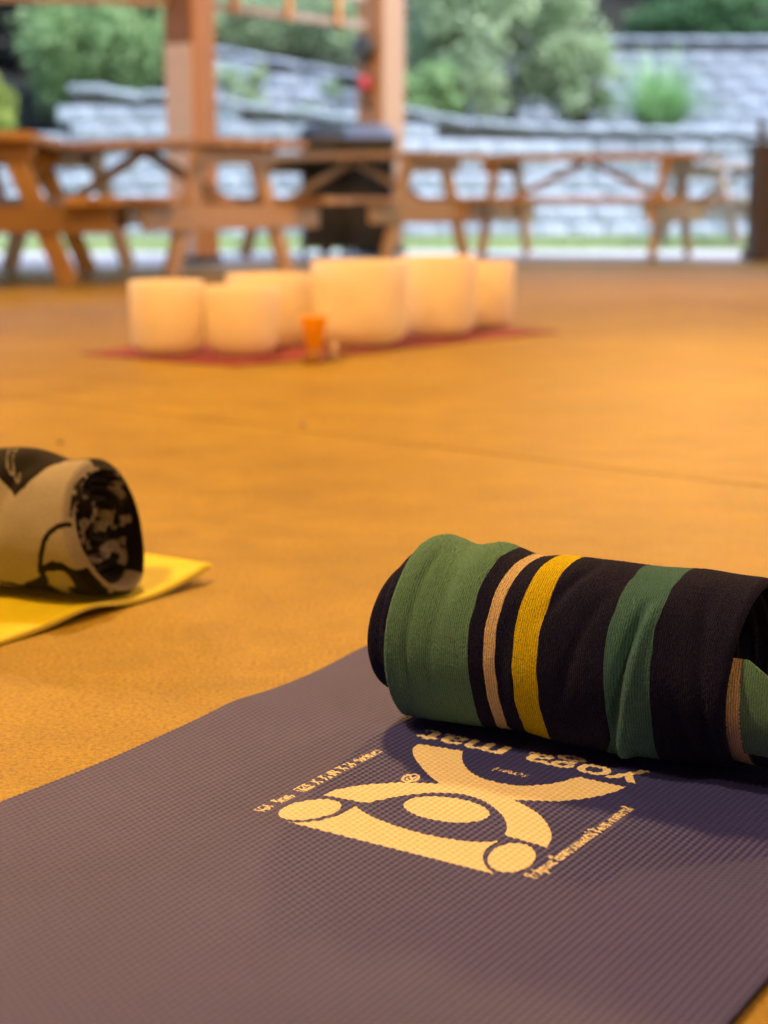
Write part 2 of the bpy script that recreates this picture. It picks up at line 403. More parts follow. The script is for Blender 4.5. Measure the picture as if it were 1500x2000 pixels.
shrub('large_shrub', 'big mid green bush behind the tall end of the long wall', (-3.9, 23.6, 1.1), (-3.85, 23.6, 2.55), (1.05, .9, 1.2), M['green'], 13000, .10, 80, .32)
shrub('large_shrub', 'pale fresh green bush topping the mid green one beside the timber post', (-3.3, 24.2, 1.8), (-3.4, 24.2, 3.1), (1.0, .8, .9), M['sage'], 9000, .09, 60, .32)
shrub('large_shrub', 'broad mid green bush above the far end of the low stone wall', (-7.4, 22.2, 1.1), (-7.4, 22.2, 1.9), (1.3, .8, .8), M['green'], 7000, .10, 60, .32)
shrub('lime_shrub', 'small lime yellow bush beside the low stone wall', (-4.95, 20.8, 1.1), (-4.95, 20.8, 1.5), (.42, .4, .42), M['lime'], 2600, .07, 26, .4)
shrub('small_shrub', 'pale bush on the slope above the sloping stone wall', (-1.4, 24.6, 1.9), (-1.4, 24.6, 2.9), (1.3, .6, .6), M['sage'], 6500, .09, 50, .34)
shrub('small_shrub', 'pale straggling bush against the sloping stone wall', (-1.85, 22.1, 1.1), (-1.85, 22.1, 1.75), (.42, .25, .5), M['sage'], 1500, .08, 20, .36)
shrub('small_shrub', 'low green bush at the lower end of the sloping stone wall', (-.75, 22.2, 1.1), (-.75, 22.2, 1.5), (.45, .25, .35), M['green'], 1200, .08, 18, .36)
shrub('small_shrub', 'dark green bush at the foot of the sage bush, beside the timber post', (.55, 21.0, 1.1), (.5, 21.0, 1.6), (.5, .4, .45), M['green'], 2600, .08, 26, .36)
shrub('fern_bush', 'bright fern bush on top of the upper stone wall', (5.0, 25.0, 2.0), (5.0, 25.0, 3.0), (1.15, .5, .42), M['fern'], 5000, .11, 40, .34)
shrub('fern_bush', 'lower fern bush on the upper wall near the dark tree trunks', (4.15, 25.3, 2.1), (4.2, 25.3, 2.9), (.6, .45, .3), M['fern'], 2600, .11, 26, .36)
tl = ['dark evergreen tree filling the bank beside the mid green bush', 'dark evergreen tree rising behind the pale fresh green bush', 'dark evergreen tree behind the sloping stone wall', 'dark evergreen tree standing behind the big sage bush',
      'dark evergreen tree over the lower fern bush', 'dark evergreen tree over the bright fern bush', 'dark evergreen tree at the far end of the upper wall']
for k, (x, y) in enumerate([(-6.6, 26.2), (-4.6, 28.0), (-1.6, 28.8), (1.4, 29.2), (3.4, 28.2), (5.6, 28.6), (8.0, 28.0)]):
    shrub('evergreen_tree', tl[k], (x, y, hz(x, y) - .1), (x, y, hz(x, y) + (1.9 if k else 1.2)), (1.7, 1.3, 2.3), M['dark'], 7000, .16, 70, .3, 'tree', group='dark trees on the bank', trunk=.16)
# arching grass clump
root = empty('grass_clump', (3.45, 21.1, 1.1), 0, 'clump of arching bright green grass in front of the upper stone wall', 'grass plant')
n = 420; segs = 6; V = []; F = []; T = []
for k in range(n):
    a = random.uniform(0, 2 * math.pi); L = random.uniform(.55, 1.0); out_ = random.uniform(.15, .62); w = random.uniform(.008, .014); t0 = random.random()
    for i in range(segs + 1):
        t = i / segs; rr = .05 + out_ * t ** 1.6; z = L * (1.25 * t - .72 * t * t * (out_ / .45)); ww = w * (1 - t * .9)
        V += [(rr * math.cos(a) - ww * math.sin(a), rr * math.sin(a) + ww * math.cos(a), max(z, .02)), (rr * math.cos(a) + ww * math.sin(a), rr * math.sin(a) - ww * math.cos(a), max(z, .02))]; T += [t0, t0]
    o = k * 2 * (segs + 1)
    F += [(o + 2 * i, o + 2 * i + 1, o + 2 * i + 3, o + 2 * i + 2) for i in range(segs)]
me = mesh('blades', V, F); at = me.attributes.new('tint', 'FLOAT', 'POINT'); at.data.foreach_set('value', np.array(T, np.float32))
link('blades', me, M['reed'], root); root.scale = (2.0, 1.5, 1.35)
# tall flower stems above the upper wall
root = empty('reed_stems', (4.15, 24.9, 2.0), 0, 'few tall pale green stems rising from behind the upper wall', 'reeds')
for k in range(7):
    dx = (-.35 + .13 * k); link('stem', tube_mesh('stem', [(dx * .6, 0, -.1), (dx, .05 * k, .9), (dx * 1.5, .05, 1.9)], [.02, .018, .006], 6), M['fern'], root)

# ------------------------------------------------------------------ pavilion: posts, rails, roof, lamps
def post(label, x, y, a, rz, h=2.9):
    root = empty('timber_post', (x, y, 0), rz, label, 'post')
    link('shaft', box_mesh('shaft', h, a, a, .012), M['post'], root, (0, 0, h / 2)).rotation_euler = (0, -math.pi / 2, 0)
    box('base_shoe', (a + .03, a + .03, .05), (0, 0, .025), M['dark_metal'], root)
    return root
p1 = post('thick timber post with daylight painted on its lower half', -1.325, 11.6, .252, R(-31))
p2 = post('timber post with a dark round box and red plug on it', -.03, 13.2, .263, R(-45))
box('daylit_face', (.225, .018, 1.42), (.0, -.1355, .76), M['daylit_face'], p1)  # daylight on the lower post face, painted as a paler thin slab
box('stain_or_daylit_face', (.225, .018, 1.38), (.0, -.1355, 2.165), wood('dark_face_board', (.11, .045, .014), (.19, .08, .025), .6), p1)
box('stain_or_daylit_face', (.018, .235, 2.5), (.1425, 0, 1.32), wood('stain_or_daylit_face', (.26, .16, .10), (.36, .24, .16), .6), p2)  # pale tone here paints the daylight falling on this side of the post
for lab, x, y in (('timber post beside the dark wooden cabinet end of the pavilion', 5.6, 11.5), ('timber post holding the pavilion beyond the furthest picnic table bench', -5.7, 10.35), ('rear timber post of the pavilion under the roof corner by the navy mat', 6.5, -5.5), ('rear timber post of the pavilion under the roof corner by the yellow mat', -7.5, -5.5)):
    post(lab, x, y, .23, 0)
def rail(label, p, q, zs=(1.74, 1.95)):
    p, q = Vector(p), Vector(q); root = empty('timber_rail', p, 0, label, 'rail'); d = q - p
    for z in zs: beam('rail_board', (0, 0, z), d + Vector((0, 0, z)), .05, .055, M['grey_wood'], root)
    L = d.length; n = max(2, round(L / .62))
    for k in range(n):
        c = d * ((k + .35) / n); u = d.normalized(); nn = Vector((u.y, -u.x, 0)) * .045
        beam('baluster', c + nn + Vector((0, 0, zs[0] - .035)), c + nn + Vector((0, 0, 2.62)), .065, .03, M['post'], root, roll=math.atan2(u.y, u.x))
    return root
rail('grey timber rail with orange uprights spanning between the two timber posts', (-1.19, 11.72, 0), (-.15, 13.05, 0))
rail('grey timber rail with orange uprights running from the thick timber post over the bench', (-1.46, 11.5, 0), (-5.6, 10.4, 0))
# roof: beams, rafters and boards (out of the picture, shades the floor)
def roof():
    root = empty('pavilion_roof', (0, 2.3, 3.0), 0, 'timber pavilion roof over the concrete floor', 'roof')
    for a, b_ in (((-9, 7.4), (-2.4, 10.3)), ((-2.4, 10.3), (.3, 11.3)), ((.3, 11.3), (7.6, 11.7)), ((7.6, 11.7), (7.6, -6.8)), ((7.6, -6.8), (-8.7, -6.8)), ((-8.7, -6.8), (-8.7, 7.4))):
        beam('header_beam', (a[0], a[1] - 2.3, .0), (b_[0], b_[1] - 2.3, .0), .2, .26, M['roof_wood'], root)
    ap = np.array([-.5, 0.2, 2.5]); foot = [(-10, 7.8), (-2.6, 10.5), (.3, 11.4), (8.8, 11.9), (8.8, -7.8), (-10, -7.8)]
    for k in range(6):
        a = np.array([foot[k][0], foot[k][1] - 2.3, -.12]); b_ = np.array([foot[(k + 1) % 6][0], foot[(k + 1) % 6][1] - 2.3, -.12]); a[2] += .3; b_[2] += .3
        up = np.array([0, 0, .06]); v = [a, b_, ap, a + up, b_ + up, ap + up]
        link('roof_boards', mesh('roof_boards', v, [(2, 1, 0), (3, 4, 5), (0, 1, 4, 3), (1, 2, 5, 4), (2, 0, 3, 5)]), M['roof_wood'], root)
        for t in np.linspace(.0, .85, 6):
            q = a + (b_ - a) * t; beam('rafter', q - [0, 0, .07], ap - [0, 0, .07] + (q - ap) * .02, .06, .13, M['roof_wood'], root)
roof()
def lamp(label, x, y, z, w=1.0):
    root = empty('pendant_lamp', (x, y, z), 0, label, 'lamp', None)
    link('shade', lathe_mesh('shade', [(.02, .16), (.04, .15), (.07, .11), (.20, .02), (.205, .015), (.20, .012), (.068, .10), (.035, .135)], 32), M['lamp_shade'], root)
    link('cord', tube_mesh('cord', [(0, 0, .15), (0, 0, 3.6 - z + .2)], .006, 6), M['dark_metal'], root)
    bm_, nt, b = new_mat('bulb_glow'); b.inputs['Emission Color'].default_value = (*LAMP_COL, 1); b.inputs['Emission Strength'].default_value = 12
    link('bulb', lathe_mesh('bulb', [(.001, -.0), (.03, .01), (.045, .04), (.03, .08), (.015, .10)], 20), bm_, root)
    l = bpy.data.lights.new('lamp_light', 'POINT'); l.energy = LAMP_W * w; l.color = LAMP_COL; l.shadow_soft_size = .11
    lo = bpy.data.objects.new('lamp_light', l); C.objects.link(lo); lo.parent = root; lo.location = (0, 0, -.14)
lamp('pendant lamp with warm bulb hanging above the yellow mat', -1.35, 1.35, 2.75, 1.2)
lamp('added unseen fill lamp with warm bulb hanging behind the navy mat', 1.2, -.5, 2.75, .42)  # unseen, added to fill the towel front and mat print from the camera side
lamp('pendant lamp with warm bulb hanging beyond the striped towel', 2.7, 4.8, 2.75, .7)
lamp('pendant lamp with warm bulb hanging over the singing bowls', -.5, 3.75, 2.75, 1.2)
lamp('pendant lamp with warm bulb hanging near the picnic tables', 1.7, 8.2, 2.75, 1.4)
lamp('pendant lamp with warm bulb hanging by the furthest bench', -3.0, 7.4, 2.75, 1.1)

# unseen boarded screens, added to keep skylight off the floor and bounce warm light
blocker_me = box_mesh('sky_blocker_board', .292, .03, 2.7, .005); blocker_me.materials.append(M['roof_wood'])
for lab, a, b_ in (('added boarded screen blocking skylight behind the mats', (-8.6, -6.6), (7.5, -6.6)), ('added boarded side screen blocking skylight nearest the yellow mat', (-8.6, 4.5), (-8.6, -6.5)), ('added boarded side screen blocking skylight nearest the navy mat', (7.5, -6.5), (7.5, 5.5))):
    L = math.hypot(b_[0] - a[0], b_[1] - a[1]); an = math.atan2(b_[1] - a[1], b_[0] - a[0]); root = empty('sky_blocker', (a[0], a[1], 0), an, lab, 'wall')
    for k in range(int(L / .3)): link('sky_blocker_board', blocker_me, None, root, (.15 + .3 * k, random.uniform(-.004, .004), 1.35))

# things on the second post
root = empty('post_box', (-.03, 13.2, 0), R(-45), 'dark round box with a red plug and cable on the timber post', 'electrical box')
o = link('box', lathe_mesh('box', [(.001, .0), (.10, .0), (.108, .01), (.108, .05), (.095, .062), (.001, .064)], 24), M['dark_metal'], root, (-.02, -.131, 1.57)); o.rotation_euler = (math.pi / 2, 0, 0)
link('cable', tube_mesh('cable', [(-.02, -.17, 1.50), (-.0, -.175, 1.43), (.0, -.165, 1.36), (-.01, -.155, 1.2), (.02, -.15, 1.12), (-.01, -.145, 1.15)], .018, 8), M['dark_metal'], root)
link('plug', lathe_mesh('plug', [(.001, -.055), (.03, -.055), (.045, -.02), (.045, .03), (.028, .06), (.001, .06)], 20), M['red_plastic'], root, (0, -.18, 1.31))

# ------------------------------------------------------------------ picnic tables
def picnic_table(label, x, y, ax, mat=None, sc=1.0):
    mat = mat or M['wood']; root = empty('picnic_table', (x, y, 0), math.atan2(ax[1], ax[0]), label, 'picnic table', 'picnic tables on the pavilion floor')
    for k in range(5): box('top_plank', (1.86, .138, .042), (random.uniform(-.006, .006), (k - 2) * .147, .739), mat, root, bev=.006)
    for sgn in (-1, 1):
        for k in (0, 1): box('seat_plank', (1.86, .132, .042), (random.uniform(-.006, .006), sgn * (.565 + .141 * k), .429), mat, root, bev=.006)
    for sx in (-1, 1):
        x0 = .70 * sx
        box('top_cleat', (.042, .68, .088), (x0, 0, .672), mat, root)
        box('seat_beam', (.042, 1.44, .135), (x0, 0, .339), mat, root)
        for sy in (-1, 1):
            xo = x0 - .044 * sx
            beam('leg', (xo, sy * .21, .716), (xo, sy * .49, .012), .042, .105, mat, root)
        beam('brace', (.03 * sx, 0, .70), (x0 - .02 * sx, 0, .40), .075, .042, mat, root)
    return root
picnic_table('orange stained picnic table running off beside the low stone wall, near the yellow mat', -2.14, 8.95, (-.1, .99))
picnic_table('orange stained picnic table in front of the thick timber post', -.83 - .56, 9.3 + .42, (-.8, .6))
picnic_table('orange stained picnic table in front of the black bins', -.22, 12.35, (-.8, .6))
picnic_table('orange stained picnic table on the pale path beside the dark wooden cabinet', 1.53, 12.55, (.9, -.43))
picnic_table('weathered grey picnic table on the grass behind the others', 3.55, 16.4, (.8, .6), M['grey_wood'])

# black bins behind the middle table
def bin_(label, x, y, rz, lidmat, h=.98):
    root = empty('wheeled_bin', (x, y, 0), rz, label, 'bin')
    w0, w1, d0, d1 = .335, .365, .33, .38; v = []; 
    for z, w, d in ((.06, w0, d0), (.62, (w0 + 2 * w1) / 3, (d0 + 2 * d1) / 3), (h - .16, w1, d1), (h - .155, w1 + .03, d1 + .03), (h - .11, w1 + .03, d1 + .03)):
        v += [(-w / 2, -d / 2, z), (w / 2, -d / 2, z), (w / 2, d / 2, z), (-w / 2, d / 2, z)]
    f = [(3, 2, 1, 0)] + [(r * 4 + k, r * 4 + (k + 1) % 4, r * 4 + 4 + (k + 1) % 4, r * 4 + 4 + k) for r in range(4) for k in range(4)] + [(16, 17, 18, 19)]
    link('body', mesh('body', v, f), M['black_plastic'], root)
    w, d = (w1 + .05) / 2, (d1 + .05) / 2; P = []
    for i, t in enumerate(np.linspace(-1, 1, 9)): P.append([(u * w, t * d, h - .108 + .115 * (1 - .55 * t * t) * (1 - .35 * u * u) * (0 if abs(t) > .99 or abs(u) > .99 else 1)) for u in np.linspace(-1, 1, 9)])
    link('lid', grid_mesh('lid', np.array(P)), lidmat, root)
    for sx in (-1, 1):
        o = link('wheel', lathe_mesh('wheel', [(.02, -.02), (.085, -.02), (.09, 0), (.085, .02), (.02, .02)], 20), M['black_plastic'], root, (sx * .16, .13, .09)); o.rotation_euler = (0, math.pi / 2, 0)
    box('handle', (.26, .03, .03), (0, .22, h - .12), M['black_plastic'], root)
bin_('black wheeled bin with black lid behind the middle picnic table', -.462, 12.98, R(6), M['black_plastic'], 1.0)
bin_('black wheeled bin with slate blue lid beside the timber post', -.105, 12.95, R(-2), M['slate_plastic'], 1.0)

# dark cabinet at the right
c0 = un(1462, 510)
root = empty('wooden_cabinet', (c0[0] + .22, c0[1] + .12, 0), R(4), 'dark brown wooden cabinet with a raised corner post on the pavilion floor', 'cabinet')
box('plinth', (.42, .36, .07), (0, 0, .035), M['dark_wood'], root)
for k in range(3): box('front_board', (.112, .025, .72), (-.118 + .118 * k, -.15, .43), M['dark_wood'], root)
for sx in (-1, 1):
    box('side_panel', (.025, .28, .72), (sx * .165, .0, .43), M['dark_wood'], root)
box('back_panel', (.35, .025, .72), (0, .15, .43), M['dark_wood'], root)
box('top', (.39, .34, .035), (0, 0, .808), M['dark_wood'], root)
box('corner_post', (.04, .04, .98), (-.19, -.16, .49), M['dark_wood'], root)

# ------------------------------------------------------------------ singing bowls on the red mat
quartz, nt, b = new_mat('frosted_quartz')
b.inputs['Base Color'].default_value = (.86, .85, .83, 1); b.inputs['Roughness'].default_value = .5
n = noise(nt, coords(nt), 90, 3); bump(nt, b, n.outputs[0], .08, .002)
rr = ramp(nt, [(.3, (.94, .88, .74)), (.7, (.97, .92, .80))]); n2 = noise(nt, coords(nt), 8, 3); nt.links.new(n2.outputs[0], rr.inputs[0]); nt.links.new(rr.outputs[0], b.inputs['Base Color'])
tr = nd(nt, 'ShaderNodeBsdfTranslucent'); nt.links.new(rr.outputs[0], tr.inputs['Color'])
mx = nd(nt, 'ShaderNodeMixShader'); mx.inputs[0].default_value = .6
nt.links.new(b.outputs[0], mx.inputs[1]); nt.links.new(tr.outputs[0], mx.inputs[2]); nt.links.new(mx.outputs[0], nt.nodes['Material Output'].inputs['Surface'])
RP = np.array([-.40, 4.41]); RL = np.array([.65, .76]) * 1.52; RW = np.array([-.80, .60]) * .60
nn_ = 40; P = np.zeros((nn_, 16, 3))
for i in range(nn_):
    for j in range(16):
        q = RP + RL * (i / (nn_ - 1)) + RW * (j / 15); P[i, j] = (q[0], q[1], .008 + .003 * math.sin(i * .6 + j * .3))
P2 = np.pad(P, ((1, 1), (1, 1), (0, 0)), 'edge'); P2[0, :, 2] = P2[-1, :, 2] = .001; P2[:, 0, 2] = P2[:, -1, 2] = .001
tag(link('exercise_mat', grid_mesh('exercise_mat', P2), M['red_mat']), 'red mat spread under the singing bowls', 'mat')
def bowl(label, x, y, r, h):
    prof = []; rc = r * .50
    prof.append((.001, 0)); prof.append((r * .42, .0))
    for t in np.linspace(0, math.pi / 2, 12): prof.append((r * .97 - rc + rc * math.sin(t), rc * .72 * (1 - math.cos(t)) + .001))
    prof.append((r * .985, h * .7)); prof.append((r, h - .006)); prof.append((r - .002, h - .001)); prof.append((r - .006, h)); prof.append((r - .009, h - .004)); prof.append((r * .985 - .009, h * .7))
    for t in np.linspace(math.pi / 2, 0, 10): prof.append((max(.002, r * .97 - rc + (rc - .009) * math.sin(t)), .009 + (rc * .72 - .004) * (1 - math.cos(t))))
    prof.append((.001, .009))
    root = empty('singing_bowl', (x, y, .0125), 0, label, 'bowl', 'frosted crystal singing bowls')
    link('bowl_wall', lathe_mesh('bowl_wall', prof, 72), quartz, root)
    link('rubber_ring', lathe_mesh('rubber_ring', [(r * .36, -.0018), (r * .44, -.0018), (r * .44, .003), (r * .36, .003)], 40), M['black_plastic'], root)
bowl('small frosted white crystal bowl standing alone at the end of the red mat', -.62, 4.70, .106, .205)
bowl('short frosted white crystal bowl between the lone bowl and the amber cup', -.405, 4.69, .106, .190)
bowl('frosted white crystal bowl half hidden behind the short one', -.345, 4.965, .130, .212)
bowl('widest frosted white crystal bowl beside the amber cup', -.072, 4.99, .148, .250)
bowl('tall frosted white crystal bowl between the widest bowl and the smallest one', .175, 5.33, .125, .252)
bowl('smallest frosted white crystal bowl at the empty end of the red mat', .345, 5.66, .103, .222)
# amber cup and mallet
amber, nt, b = new_mat('amber_plastic')
b.inputs['Base Color'].default_value = (.85, .30, .01, 1); b.inputs['Roughness'].default_value = .25
n = noise(nt, coords(nt), 30, 2); rr = ramp(nt, [(.3, (.88, .47, .008)), (.7, (.95, .56, .015))]); nt.links.new(n.outputs[0], rr.inputs[0]); nt.links.new(rr.outputs[0], b.inputs['Base Color'])
tr = nd(nt, 'ShaderNodeBsdfTranslucent'); nt.links.new(rr.outputs[0], tr.inputs['Color']); mx = nd(nt, 'ShaderNodeMixShader'); mx.inputs[0].default_value = .45
nt.links.new(b.outputs[0], mx.inputs[1]); nt.links.new(tr.outputs[0], mx.inputs[2]); nt.links.new(mx.outputs[0], nt.nodes['Material Output'].inputs['Surface'])
root = empty('cup', (-.193, 4.52, .001), 0, 'small amber orange cup with dark base in front of the widest bowl', 'cup')
link('cup_wall', lathe_mesh('cup_wall', [(.022, .036), (.024, .04), (.029, .085), (.038, .124), (.0385, .127), (.036, .127), (.034, .122), (.026, .085), (.021, .045), (.001, .042)], 40), amber, root)
link('cup_base', lathe_mesh('cup_base', [(.001, 0), (.030, 0), (.032, .006), (.026, .02), (.023, .037), (.001, .037)], 40), plain('cup_base', (.26, .10, .008), .4), root)
root = empty('mallet', (-.145, 4.575, .002), R(75), 'pale round mallet head resting on the floor beside the amber cup', 'mallet')
o = link('head', lathe_mesh('head', [(.001, -.026), (.011, -.026), (.015, -.02), (.015, .02), (.011, .026), (.001, .026)], 24), M['mallet_head'], root, (0, 0, .0225)); o.rotation_euler = (0, 0, 0); o.scale = (1, 1, 1.0); o.location = (0, 0, .026)
link('handle', tube_mesh('handle', [(0, 0, .055), (.10, .0, .02), (.15, 0, .012)], .006, 8), M['wood'], root)

# bits of grit on the floor
for lab, px, py, sz, mt in (('dark crumb of dirt on the floor behind the rolled blanket', 118, 866, .009, M['dark_metal']), ('grey pebble on the floor between the blanket and the bowls', 592, 832, .009, M['slate_plastic'])):
    g = un(px, py); me = lathe_mesh('grit', [(.0008, 0), (sz * .8, .0006), (sz, .002), (sz * .6, .0045), (.0008, .005)], 9); o = link('pebble', me, mt, None, (g[0], g[1], 0)); o.scale = (1, .6, 1); o.rotation_euler = (0, 0, px)
    tag(o, lab, 'pebble')

# ------------------------------------------------------------------ yellow mat and rolled blanket
ymat, nt, b = new_mat('yellow_foam')
v = coords(nt); n = noise(nt, v, 60, 3)
rr = ramp(nt, [(.3, (.70, .61, .010)), (.7, (.76, .67, .016))]); nt.links.new(n.outputs[0], rr.inputs[0]); nt.links.new(rr.outputs[0], b.inputs['Base Color'])
b.inputs['Roughness'].default_value = .45
w1 = nd(nt, 'ShaderNodeTexWave'); w1.inputs['Scale'].default_value = 95; nt.links.new(v, w1.inputs['Vector'])
w2 = nd(nt, 'ShaderNodeTexWave', bands_direction='Y'); w2.inputs['Scale'].default_value = 95; nt.links.new(v, w2.inputs['Vector'])
mm = nd(nt, 'ShaderNodeMath', operation='MULTIPLY'); nt.links.new(w1.outputs[0], mm.inputs[0]); nt.links.new(w2.outputs[0], mm.inputs[1]); bump(nt, b, mm.outputs[0], .5, .001)
yd = np.array([.55, .835]); yd /= np.linalg.norm(yd); yn = np.array([-yd[1], yd[0]])
YC = np.array([-.205, 1.90])
def ymat_z(a, t):      # a: distance from the far end, t: distance from the near long edge
    return .006 + .017 * max(0, 1 - a / .11) ** 2 + .010 * math.exp(-((a - .20) / .05) ** 2) * max(0, 1 - t / .06) ** 2 + .0015 * math.sin(a * 30) * max(0, 1 - t / .1)
aa = np.concatenate([np.linspace(0, .5, 60), np.linspace(.52, 1.7, 30)]); tt = np.linspace(0, .6, 40)
def yp(a, t, dz=0):
    q = YC - yd * a + yn * t; return (q[0], q[1], max(.001, ymat_z(a, t) + dz))
P = np.array([[yp(a, t) for t in tt] for a in aa]); Q = np.array([[yp(a, t, -.0052) for t in tt] for a in aa])
P = np.concatenate([Q[:1], P, Q[-1:]], 0); Q2 = np.concatenate([Q[:1], Q, Q[-1:]], 0)
P = np.concatenate([Q2[:, :1], P, Q2[:, -1:]], 1)
root = empty('exercise_mat', (0, 0, 0), 0, 'bright yellow exercise mat with a curled corner under the rolled blanket', 'mat')
link('mat_sheet', grid_mesh('mat_sheet', P), ymat, root); link('mat_underside', grid_mesh('mat_underside', Q[:, ::-1]), ymat, root)

def in_poly(px, py, poly):
    poly = np.asarray(poly); inside = np.zeros(px.shape, bool); n = len(poly); j = n - 1
    for i in range(n):
        xi, yi = poly[i]; xj, yj = poly[j]
        if yi != yj:
            c_ = ((yi > py) != (yj > py)) & (px < (xj - xi) * (py - yi) / (yj - yi) + xi); inside ^= c_
        j = i
    return inside
def vnoise(x, y, seed, f):
    g = np.random.default_rng(seed); T_ = g.random((64, 64)); x = x * f; y = y * f
    xi, yi = np.floor(x).astype(int), np.floor(y).astype(int); u, w = x - xi, y - yi; u = u * u * (3 - 2 * u); w = w * w * (3 - 2 * w)
    a = T_[xi % 64, yi % 64]; b_ = T_[(xi + 1) % 64, yi % 64]; c_ = T_[xi % 64, (yi + 1) % 64]; d = T_[(xi + 1) % 64, (yi + 1) % 64]
    return (a * (1 - u) + b_ * u) * (1 - w) + (c_ * (1 - u) + d * u) * w - .5

class Roll:
    """a roll lying on the ground: axis point P0, direction ang, radius r; phi 0 faces the viewer side, 90 up"""
    def __init__(s, P0, ang, r):
        s.P0 = np.array(P0); s.ax = np.array([math.cos(ang), math.sin(ang), 0]); s.n = np.array([math.sin(ang), -math.cos(ang), 0]); s.r = r
    def pt(s, S_, PH, RR, zmin=.0):
        p = s.P0 + S_[..., None] * s.ax + (RR * np.cos(PH))[..., None] * s.n
        p[..., 2] = s.P0[2] + RR * np.sin(PH); z = p[..., 2]
        p[..., 2] = np.where(z < zmin + .012, zmin + .012 * np.exp((z - zmin - .012) / .012), z)
        return p
    def from_px(s, x, y):
        d = ray(x, y); Cc = np.array([0, 0, CH]) - s.P0
        dp = d - (d @ s.ax) * s.ax; cp = Cc - (Cc @ s.ax) * s.ax
        A, B, Q_ = dp @ dp, 2 * dp @ cp, cp @ cp - s.r ** 2; D = max(0, B * B - 4 * A * Q_)
        p = Cc + d * (-B - math.sqrt(D)) / 2 / A
        return p @ s.ax, math.atan2(p[2], p @ s.n)

fleece, nt, b = new_mat('patterned_fleece')
at = nd(nt, 'ShaderNodeAttribute'); at.attribute_name = 'tone'
n = noise(nt, coords(nt), 300, 3, .7)
sm = nd(nt, 'ShaderNodeMath', operation='MULTIPLY_ADD'); sm.inputs[1].default_value = .34; nt.links.new(n.outputs[0], sm.inputs[0]); nt.links.new(at.outputs['Fac'], sm.inputs[2])
rr = ramp(nt, [(.53, (.007, .0055, .0055)), (.72, (.27, .255, .22)), (1.0, (.37, .345, .30))]); nt.links.new(sm.outputs[0], rr.inputs[0]); nt.links.new(rr.outputs[0], b.inputs['Base Color'])
b.inputs['Roughness'].default_value = .95; b.inputs['Sheen Weight'].default_value = .08; b.inputs['Sheen Roughness'].default_value = .5; b.inputs['Specular IOR Level'].default_value = .15
bump(nt, b, n.outputs[0], .5, .003)
be = un(205, 1030, .084)
BR = Roll((be[0], be[1], .083), R(-21), .081)
ns, nphi = 260, 360
sv = np.linspace(-.42, .012, ns); pv = np.linspace(-math.pi, math.pi, nphi, endpoint=False)
Sg, Pg = np.meshgrid(sv, pv, indexing='ij')
# the wrap's edge leans: further out at the bottom, flap pulled back at the top
edge = .004 - .010 * np.sin(Pg) - .020 * np.clip(np.cos(Pg - R(20)), 0, 1) ** 3 + .004 * np.sin(3 * Pg + 1)
edge = edge - .014 * np.clip(np.cos(Pg - R(115)), 0, 1) ** 2 - .007 * np.clip(np.cos(Pg - R(175)), 0, 1)
Se = Sg + edge * np.clip((Sg + .12) / .13, 0, 1)
Rg = .080 + .005 * (vnoise(Sg + 9, np.cos(Pg) * .08 + 5, 3, 16) + vnoise(Sg + 9, np.sin(Pg) * .08 + 5, 13, 16)) + .002 * vnoise(Sg + 3, np.cos(Pg + 1) * .08 + 7, 4, 45)
Rg += .006 * np.exp(-((Sg + .115) / .05) ** 2) * np.clip(np.sin(Pg), 0, 1) - .007 * np.exp(-((Sg + .045) / .03) ** 2) * np.clip(np.sin(Pg), 0, 1)
Rg -= .007 * np.exp(-((Sg + .10 - .03 * np.sin(Pg)) / .013) ** 2) * np.clip(np.cos(Pg - R(10)), 0, 1)          # soft fold from the V notch down
Rg -= .010 * np.clip((Sg - .002) / .010, 0, 1) ** 2                                               # edge rolls in
tone = np.full(Sg.shape, .72)
def roll_poly(roll, pts): return [roll.from_px(x, y) for x, y in pts]
blk = roll_poly(BR, [(-60, 890), (-20, 900), (0, 932), (22, 948), (38, 968), (60, 950), (85, 925), (110, 903), (128, 896)])
s_b = np.interp(Sg, [p[0] for p in blk], [p[1] for p in blk])
top_black = (Pg > s_b) & (Pg < R(170)) & (Sg < blk[-1][0] + .004)
lipc = roll_poly(BR, [(128, 896), (150, 893)])
top_black |= (Pg > R(88)) & (Pg < R(200)) & (Sg > -.03)
tone[top_black] = .16
curve = roll_poly(BR, [(152, 1024), (128, 1030), (108, 1042), (94, 1060), (84, 1082), (78, 1105), (76, 1122)])
for (s0, f0), (s1, f1) in zip(curve[:-1], curve[1:]):
    for t in np.linspace(0, 1, 8):
        d2 = ((Sg - s0 - (s1 - s0) * t) ** 2 + ((Pg - f0 - (f1 - f0) * t) * .085) ** 2); tone[d2 < .0030 ** 2] = .2
bl = roll_poly(BR, [(-60, 1142), (0, 1140), (40, 1142), (74, 1128), (80, 1108), (100, 1098), (118, 1100), (135, 1112), (160, 1122), (200, 1134), (230, 1139)])
f_b = np.interp(Sg, [p[0] for p in bl], [p[1] for p in bl])
low = Pg < f_b; tone[low] = .16
fl = vnoise(Sg + 4, Pg * .085 + 4, 8, 60); tone[low & (fl > .17)] = .62; tone[Pg < R(-110)] = .16
oval = [(s_ * .0) for s_ in (0,)]
for cx, cy, ax_, ay_ in ((27, 905, 7, 22), (40, 912, 6, 30)):          # two cream loops on the black top
    for t in np.linspace(.3, 5.2, 46):
        q = BR.from_px(cx + ax_ * math.cos(t) + 4 * math.sin(t), cy + ay_ * math.sin(t) * .9); d2 = (Sg - q[0]) ** 2 + ((Pg - q[1]) * .085) ** 2; tone[d2 < .0017 ** 2] = .5
root = empty('rolled_blanket', (be[0], be[1], 0), 0, 'rolled black and cream patterned blanket lying on the yellow mat', 'blanket')
def sub(me, name, parent, mat):
    o = link(name, me, mat, parent); o.location = -np.array(parent.location); return o
